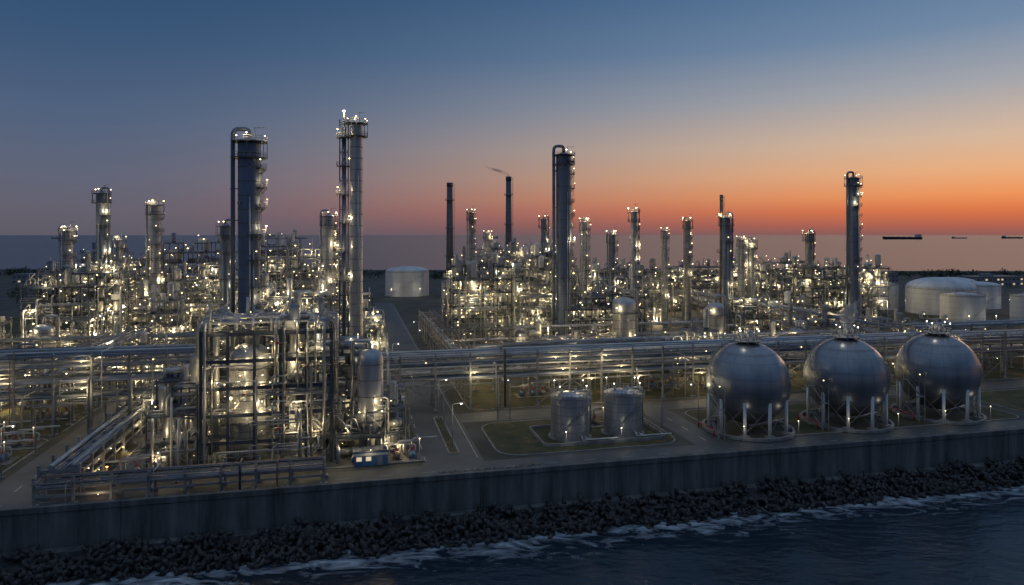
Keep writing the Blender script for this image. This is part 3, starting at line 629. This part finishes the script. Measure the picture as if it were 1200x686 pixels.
# ------------------------------------------------------------ spherical tanks
def sphere_tank(u, v, seed):
    rg = random.Random(seed); mb = MB(); R_ = 9.35; cz = 10.9
    lon = []
    for k in range(20):
        a = 2*pi*k/20; lon += [a, a+.011]+[a+.011+(2*pi/20-.011)*j/3 for j in (1, 2)]
    lat = []
    for a in (-90,-62,-35,-12,12,35,62): 
        a = radians(a); lat += [a, a+.010] if a > -1.5 else [a]
        lat += [a+radians(6.5), a+radians(13), a+radians(19)]
    lat = sorted(x for x in lat if x < radians(83)) + [radians(86)]
    vs = []
    for la in lat:
        for lo in lon: vs.append((cos(la)*cos(lo)*R_, cos(la)*sin(lo)*R_, cz+sin(la)*R_))
    nlo = len(lon); sl_ = {round(radians(a), 4) for a in (-62,-35,-12,12,35,62)}
    b = len(mb.v); mb.v.extend(vs)
    for j in range(len(lat)-1):
        for i in range(nlo):
            mb.f.append((b+j*nlo+i, b+j*nlo+(i+1) % nlo, b+(j+1)*nlo+(i+1) % nlo, b+(j+1)*nlo+i))
            mb.m.append('sphereseam' if i % 4 == 0 or round(lat[j], 4) in sl_ else 'sphere'); mb.s.append(True)
    mb.cyl((0,0,cz+R_*.985),(0,0,cz+R_*1.01),1.2,'steel',20)
    for k in range(10):
        a = 2*pi*(k+.5)/10; r = R_*.93; x, y = cos(a)*r, sin(a)*r
        mb.cyl((x,y,.2),(x,y,cz-R_*.30),.38,'white',12); mb.box(x-.8,y-.8,0.12,x+.8,y+.8,.9,'concrete')
        a2 = 2*pi*(k+1.5)/10; x2, y2 = cos(a2)*r, sin(a2)*r
        mb.beam((x,y,1.2),(x2,y2,7),.09,'steel'); mb.beam((x,y,7),(x2,y2,1.2),.09,'steel')
    mb.annulus(0,0,.75,9.7,10.3,0,2*pi,.64,'concrete',rail=False); mb.annulus(0,0,.18,.1,9.7,0,2*pi,.06,'yard',rail=False)
    for la in (15, 50):
        la = radians(la); r = cos(la)*R_+.3; z = cz+sin(la)*R_+.12
        mb.sweep([(cos(2*pi*i/40)*r, sin(2*pi*i/40)*r, z) for i in range(41)], .05, 'steel', 5)
    zt = cz+R_+.35; mb.annulus(0,0,zt,.3,3.1,0,2*pi,.15,'steel')
    for k in range(6):
        a = k*pi/3; mb.beam((cos(a)*2.6,sin(a)*2.6,cz+R_-.6),(cos(a)*2.6,sin(a)*2.6,zt),.12,'steel')
        x, y = cos(a)*1.6, sin(a)*1.6; mb.cyl((x,y,zt-.6),(x,y,zt+rg.uniform(1,2.2)),.2,'pipe',8)
    for x in (-1.4,1.4):
        for y in (-1.4,1.4): mb.beam((x,y,zt),(x,y,zt+3.2),.1,'steel')
    for p, q in (((-1.4,-1.4),(1.4,-1.4)),((-1.4,1.4),(1.4,1.4)),((-1.4,-1.4),(-1.4,1.4)),((1.4,-1.4),(1.4,1.4))): mb.beam((*p,zt+3.2),(*q,zt+3.2),.1,'steel')
    mb.pipe([(0,0,zt-.4),(0,0,zt+2),(1.6,0,zt+2),(1.6,0,zt-.2)],.25,'clad',8)
    for x, y in ((-2.6,-1.2),(1.2,-2.7),(2.8,.4),(-.6,2.5)): mb.beam((x,y,zt),(x,y,zt+2.3),.07,'steel'); mb.lamp(x,y,zt+2.4,.2,'lampw')
    pts = []
    for i in range(41):
        t_ = i/40; la = radians(-8+84*t_); lo = radians(200-62*t_); r = R_+.6
        pts.append((cos(la)*cos(lo)*r, cos(la)*sin(lo)*r, cz+sin(la)*r))
    for p in pts: mb.box(p[0]-.45,p[1]-.2,p[2]-.06,p[0]+.45,p[1]+.2,p[2],'steel')
    for off in (0, 1.05):
        for p, q in zip(pts, pts[1:]): mb.beam((p[0]*1.03,p[1]*1.03,p[2]+off),(q[0]*1.03,q[1]*1.03,q[2]+off),.08,'steel')
    for p in pts[::3]: mb.beam((p[0]*1.03,p[1]*1.03,p[2]),(p[0]*1.03,p[1]*1.03,p[2]+1.05),.06,'steel')
    bx, by, bz = pts[0]; 
    for l in range(3):
        z = l*bz/3; g = 1 if l % 2 == 0 else -1
        mb.beam((bx-1,by-g*2,z+.2),(bx-1,by+g*2,z+bz/3),.14,'steel',.3); mb.beam((bx-1,by-g*2,z+1.3),(bx-1,by+g*2,z+1.1+bz/3),.07,'steel')
        mb.box(bx-1.6,by+g*2-.5,z+bz/3-.1,bx,by+g*2+.5,z+bz/3,'steel')
    for x in (-1.6, 0):
        for y in (-2.4, 2.4): mb.beam((bx+x,by+y,0),(bx+x,by+y,bz+1),.13,'steel')
    mb.lamp(bx-1,by-2,bz+2,.17)
    mb.pipe([(0,0,cz-R_+.2),(0,0,.7),(11.5,3,.7)],.3,'pipe',10,bend=.6)
    mb.pipe([(-10.8,-4,.2),(-10.8,-4,1.6),(-10.8,3,1.6),(-10.8,3,.2)],.15,'redpaint',8)
    for a in (-2.2,-.8): x, y = cos(a)*11, sin(a)*11; mb.beam((x,y,0),(x,y,3.4),.1,'steel'); mb.lamp(x,y,3.5,.15)
    mb.build('spherical_gas_tank', P(u, v), A, lights=5, key='sp', w=22, col=(1,.9,.7))
sphere_tank(60, 17.6, 1); sphere_tank(86.5, 17.9, 2); sphere_tank(113.5, 18.6, 3)

# ------------------------------------------------------------ storage tanks
def tank(name, X, Y, R_, H, roof, m='white', rot=A, near=False, dome=False, lights=0, w=25, key='tk'):
    mb = MB(); n = 48; mb.cyl((0,0,0),(0,0,.3),R_+.6,'concrete',n); mb.cyl((0,0,.3),(0,0,H),R_,m,n,caps=False)
    for k in range(1, 5): mb.cyl((0,0,H*k/5),(0,0,H*k/5+.08),R_+.03,'seam' if near else 'steel',n)
    mb.cyl((0,0,H-.25),(0,0,H),R_+.14,'steel',n)
    if dome: mb.dome(0,0,H,R_,roof,m,n,6)
    else: mb.cyl((0,0,H),(0,0,H+roof),R_+.1,m,n,r2=.4)
    if near:
        for k in range(16):
            a = 2*pi*k/16; mb.beam((cos(a)*(R_+.005),sin(a)*(R_+.005),.3),(cos(a)*(R_+.005),sin(a)*(R_+.005),H),.06,'steel')
    nr = 28; mb.rail([(cos(2*pi*i/nr)*(R_+.05),sin(2*pi*i/nr)*(R_+.05),H) for i in range(nr+1)], post=3)
    ns_ = int(H/.35) if near else int(H/.8); pts = [(cos(-2.6+1.9*i/ns_)*(R_+.6),sin(-2.6+1.9*i/ns_)*(R_+.6),.3+(H-.3)*i/ns_) for i in range(ns_+1)]
    for p in pts: mb.box(p[0]-.35,p[1]-.35,p[2]-.05,p[0]+.35,p[1]+.35,p[2],'steel')
    for off in (0,1.05):
        for p, q in zip(pts, pts[1:]): mb.beam((p[0]*1.07,p[1]*1.07,p[2]+off),(q[0]*1.07,q[1]*1.07,q[2]+off),.08,'steel')
    mb.cyl((R_*.3,0,H),(R_*.3,0,H+roof+.8),.25,'pipe',8); mb.cyl((-R_*.4,.5,H),(-R_*.4,.5,H+roof+.5),.35,'pipe',8)
    if near:
        for a in (-2.4,-.9,.5,2.2): x, y = cos(a)*(R_+.1), sin(a)*(R_+.1); mb.beam((x,y,H-1),(x,y,H+2.6),.08,'steel'); mb.lamp(x,y,H+2.7,.16,'lampw')
        mb.pipe([(1,-R_+.2,1.4),(1,-R_-1.4,1.4),(1,-R_-1.4,.7),(7,-R_-1.4,.7)],.2,'pipe',8); mb.pipe([(2,-R_+.2,1),(2,-R_-2,1),(9,-R_-2,1)],.15,'white',8)
        mb.pipe([(R_+.6,0,.5),(R_+.6,0,H+.9),(0,0,H+.9)],.16,'pipe',8)
        mb.beam((-3,-R_-2.5,0),(-3,-R_-2.5,3),.08,'steel'); mb.lamp(-3,-R_-2.5,3.1,.14,'lampw')
    elif lights:
        for a in (-2.2,-1.2): x, y = cos(a)*(R_+5), sin(a)*(R_+5); mb.beam((x,y,0),(x,y,6),.15,'steel'); mb.lamp(x,y,6.2,.35)
    mb.build(name, (X,Y,0), rot, lights=lights, key=key, w=w, col=(1,.9,.7))
for u, v in ((18.2,21.4),(30.8,21.6)):
    X, Y, _ = P(u, v); tank('storage_tank', X, Y, 4.25, 9.2, .7, 'clad', near=True, lights=4)
mb = MB(); o = rrect(10.5,14.5,38.5,29,1.5); i_ = rrect(10.8,14.8,38.2,28.7,1.3); k = len(o)
mb.quads([(x,y,.1) for x,y in o]+[(x,y,.8) for x,y in o]+[(x,y,.8) for x,y in i_]+[(x,y,.1) for x,y in i_], [(j*k+i,j*k+(i+1)%k,(j+1)*k+(i+1)%k,(j+1)*k+i) for j in range(3) for i in range(k)], 'concrete')
mb.build('bund_wall', P(0,0))
for X, Y, R_, H, rf, dm in ((246,392,17.5,14.5,6,True),(223,338,9.6,15,1.4,False),(223,414,10,15,2,False),(287,420,11.5,14,2,True),(262,345,8.5,14,1.5,False),(-77.5,505,16,18,3.5,True),(310,480,14,12,3,True),(-42,485,8,12,2,False),(-330,560,18,14,3,True)):
    tank('storage_tank', X, Y, R_, H, rf, 'tankpaint', dome=dm, lights=2, w=90, key='tkf')

# ------------------------------------------------------------ street lamps
def slamp(u, v, ang, lit=True, h=9):
    mb = MB(); mb.cyl((0,0,0),(0,0,h),.12,'steel',8,r2=.08); mb.box(-.3,-.3,0,.3,.3,.25,'concrete')
    mb.pipe([(0,0,h-.1),(0,0,h+.4),(1.6,0,h+.6)],.06,'steel',6,bend=.5); mb.box(1.4,-.18,h+.5,2.3,.18,h+.66,'steel')
    if lit: mb.lamp(1.9,0,h+.38,.16,'lampw')
    mb.build('street_lamp', P(u,v,.1), A+ang, lights=1 if lit else 0, key='st', w=85, col=(1,.85,.6))
for u, v, a, l in ((-8.6,18,0,1),(-8.6,32,pi,0),(-8.6,42,0,1),(8,36.6,pi/2,1),(41.6,24,0,0),(51,24,pi,1),(73,36.6,pi/2,1),(100,36.6,pi/2,0),(-16.5,60,0,1),(-16.5,80,0,1),(-16.5,100,0,1),(-92,20,0,1),(-92,34,0,0),(-60,10.4,-pi/2,0),(5,36.6,pi/2,0),(127,36.6,pi/2,1),(-3,130,pi,1),(-3,155,pi,1)): slamp(u, v, a, l)

# ------------------------------------------------------------ hedge, trees, buildings, ships
def leaves(mb, x, y, z, rx, ry, rz, n, s, rg):
    for i in range(n):
        a = rg.uniform(0,6.28); b = rg.uniform(-1,1); r = rg.random()**.4; q = sqrt(1-b*b)
        cx, cy, cz = x+cos(a)*q*rx*r, y+sin(a)*q*ry*r, z+b*rz*r
        d1 = nrm((rg.uniform(-1,1),rg.uniform(-1,1),rg.uniform(-1,1))); d2, _ = basis(d1); t_ = s*rg.uniform(.6,1.3)
        mb.quads([(cx-d1[0]*t_,cy-d1[1]*t_,cz-d1[2]*t_),(cx+d2[0]*t_,cy+d2[1]*t_,cz+d2[2]*t_),(cx+d1[0]*t_,cy+d1[1]*t_,cz+d1[2]*t_)], [(0,1,2)], 'leaf')
rg = random.Random(9); mb = MB()
for i in range(26): leaves(mb, -13+i*.75+rg.uniform(-.3,.3), 2.6+rg.uniform(-.2,.2), .5, .6, .5, rg.uniform(.35,.75), 60, .14, rg)
for i in range(12): mb.cyl((-12.5+i*1.6,2.6,0),(-12.5+i*1.6,2.6,.5),.05,'bark',5)
mb.build('hedge', P(0,0))
mb = MB()
for i in range(420):
    X = rg.uniform(-620, 620); Y = 735+rg.uniform(-45,25)+(40 if X < -200 else 0); h = rg.uniform(3,8); leaves(mb, X, Y, h*.6, rg.uniform(4,9), 5, h*.5, 45, 1.3, rg); mb.cyl((X,Y,0),(X,Y,h*.5),.3,'bark',5)
for i in range(60):
    X = rg.uniform(-380, -230); Y = rg.uniform(430,600); h = rg.uniform(4,8); leaves(mb, X, Y, h*.6, rg.uniform(3,6), 4, h*.45, 60, .9, rg); mb.cyl((X,Y,0),(X,Y,h*.5),.3,'bark',5)
mb.build('tree_line', rot=0)
def building(X, Y, W, D, H, name):
    mb = MB(); mb.box(-W/2,-D/2,0,W/2,D/2,H,'steel'); mb.box(-W/2-.3,-D/2-.3,H,W/2+.3,D/2+.3,H+.5,'seam')
    nf = max(1,int(H/4)); nw = int(W/4); rg = random.Random(int(X))
    for f in range(nf):
        for k in range(nw):
            x = -W/2+(k+.5)*W/nw; mb.box(x-1,-D/2-.06,f*4+1.3,x+1,-D/2-.01,f*4+2.7,'window' if rg.random() < .15 else 'dark')
    mb.box(-W*.2,-2,H+.5,W*.05,2,H+2.5,'steel'); mb.build(name, (X,Y,0), A)
for a in ((-430,640,60,20,8),(-250,600,40,18,10),(-330,690,90,20,7),(140,600,70,20,8),(320,640,80,22,9),(420,600,50,20,8),(30,640,60,20,7)): building(*a, 'warehouse')
mb = MB(); mb.quads([(-700,-6,0),(900,-6,0),(900,0,3.2),(-700,0,3.2),(900,6,3.2),(-700,6,3.2),(900,16,-9),(-700,16,-9)], [(0,1,2,3),(3,2,4,5),(5,4,6,7)], 'rock'); mb.build('breakwater', (0,795,0), -.035)
def ship(X, Y, Ln, rot, name='tanker_ship'):
    mb = MB(); w = Ln*.085; h = Ln*.055
    outline = [(-.5,-.7),(-.47,-1),(.36,-1),(.44,-.65),(.5,0),(.44,.65),(.36,1),(-.47,1),(-.5,.7)]; k = len(outline)
    top = [(x*Ln*(1.02 if x > .4 else 1), y*w, h if x < .4 else h*1.25) for x,y in outline]; bot = [(x*Ln*.96, y*w*.85, -3) for x,y in outline]
    mb.quads(bot+top, [(i,(i+1)%k,k+(i+1)%k,k+i) for i in range(k)]+[tuple(range(k,2*k))], 'hull')
    mb.box(-.46*Ln,-w*.8,h,-.36*Ln,w*.8,h+Ln*.055,'white'); mb.box(-.43*Ln,-w*.95,h+Ln*.055,-.37*Ln,w*.95,h+Ln*.07,'white'); mb.box(-.475*Ln,-w*.25,h,-.44*Ln,w*.25,h+Ln*.075,'rust')
    mb.cyl((-.39*Ln,0,h+Ln*.07),(-.39*Ln,0,h+Ln*.11),Ln*.004,'steel',6); mb.cyl((.42*Ln,0,h),(.42*Ln,0,h+Ln*.06),Ln*.004,'steel',6)
    for x in (-.2,-.05,.1,.25): mb.cyl((x*Ln,0,h),(x*Ln,0,h+Ln*.035),Ln*.005,'steel',6); mb.box(x*Ln-Ln*.02,-w*.6,h,x*Ln+Ln*.02,w*.6,h+Ln*.01,'steel')
    mb.lamp(-.4*Ln,-w*.9,h+Ln*.06,Ln*.006,light=False); mb.lamp(.4*Ln,-w*.3,h+Ln*.03,Ln*.005,light=False)
    mb.build(name, (X,Y,-8), rot)
ship(4285, 7500, 430, pi); ship(5900, 9000, 200, 0); ship(6600, 9000, 300, .1); ship(-5960, 9000, 220, 0); ship(-2800, 9000, 180, .2); ship(-300, 9500, 220, pi); ship(-3700,9500,160,0)

# ------------------------------------------------------------ steam
def plume(name, X, Y, Z, pts, dens, col, ns=.5):
    m, t, N, L, B = nt(name+'_mat'); N.remove(B); out = N['Material Output']
    v = N.new('ShaderNodeVolumePrincipled'); tc = N.new('ShaderNodeTexCoord'); n = N.new('ShaderNodeTexNoise'); n.inputs['Scale'].default_value = ns; n.inputs['Detail'].default_value = 3
    L.new(tc.outputs['Object'], n.inputs['Vector']); mr = N.new('ShaderNodeMapRange'); mr.inputs[1].default_value = .38; mr.inputs[2].default_value = .7; mr.inputs[4].default_value = dens
    L.new(n.outputs['Fac'], mr.inputs[0]); L.new(mr.outputs[0], v.inputs['Density']); v.inputs['Color'].default_value = (*col,1); L.new(v.outputs[0], out.inputs['Volume'])
    MATS[name] = m; mb = MB(); vs = []; n_ = 12
    for x, y, z, r in pts:
        for a, b in tab(n_): vs.append((x+a*r, y+b*r, z))
    k = len(pts); mb.quads(vs, [(j*n_+i,j*n_+(i+1)%n_,(j+1)*n_+(i+1)%n_,(j+1)*n_+i) for j in range(k-1) for i in range(n_)]+[tuple(reversed(range(n_))), tuple(range((k-1)*n_, k*n_))], name, True)
    mb.build(name, (X,Y,Z), A)
X, Y, _ = P(86.5, 17.9); plume('steam_plume', X, Y, 22.2, [(0,0,0,.5),(.2,0,1,1.2),(.5,0,2.5,1.9),(.9,0,4.2,2.1),(1.2,0,5.6,1.2),(1.3,0,6.2,.3)], 1.3, (.85,.85,.85))
plume('smoke_plume', -2.5, 500, 87.5, [(0,0,0,1.2),(-1.2,0,1,2.2),(-4,0,2.6,3.2),(-8,0,4.2,3.4),(-13,0,5.6,3.0),(-17,0,6.8,1.8),(-19,0,7.4,.5)], .3, (.25,.25,.28), .25)

# ------------------------------------------------------------ camera
cam = bpy.data.cameras.new('camera'); co = bpy.data.objects.new('camera', cam); scene.collection.objects.link(co)
co.location = (0, 0, 45); co.rotation_euler = (radians(90), 0, 0)
cam.sensor_width = 36; cam.lens = 24; cam.shift_y = -68/1200; cam.clip_start = 1; cam.clip_end = 150000
scene.camera = co
print('faces', sum(len(o.data.polygons) for o in bpy.data.objects if o.type == 'MESH'), 'lights', sum(o.type == 'LIGHT' for o in bpy.data.objects))
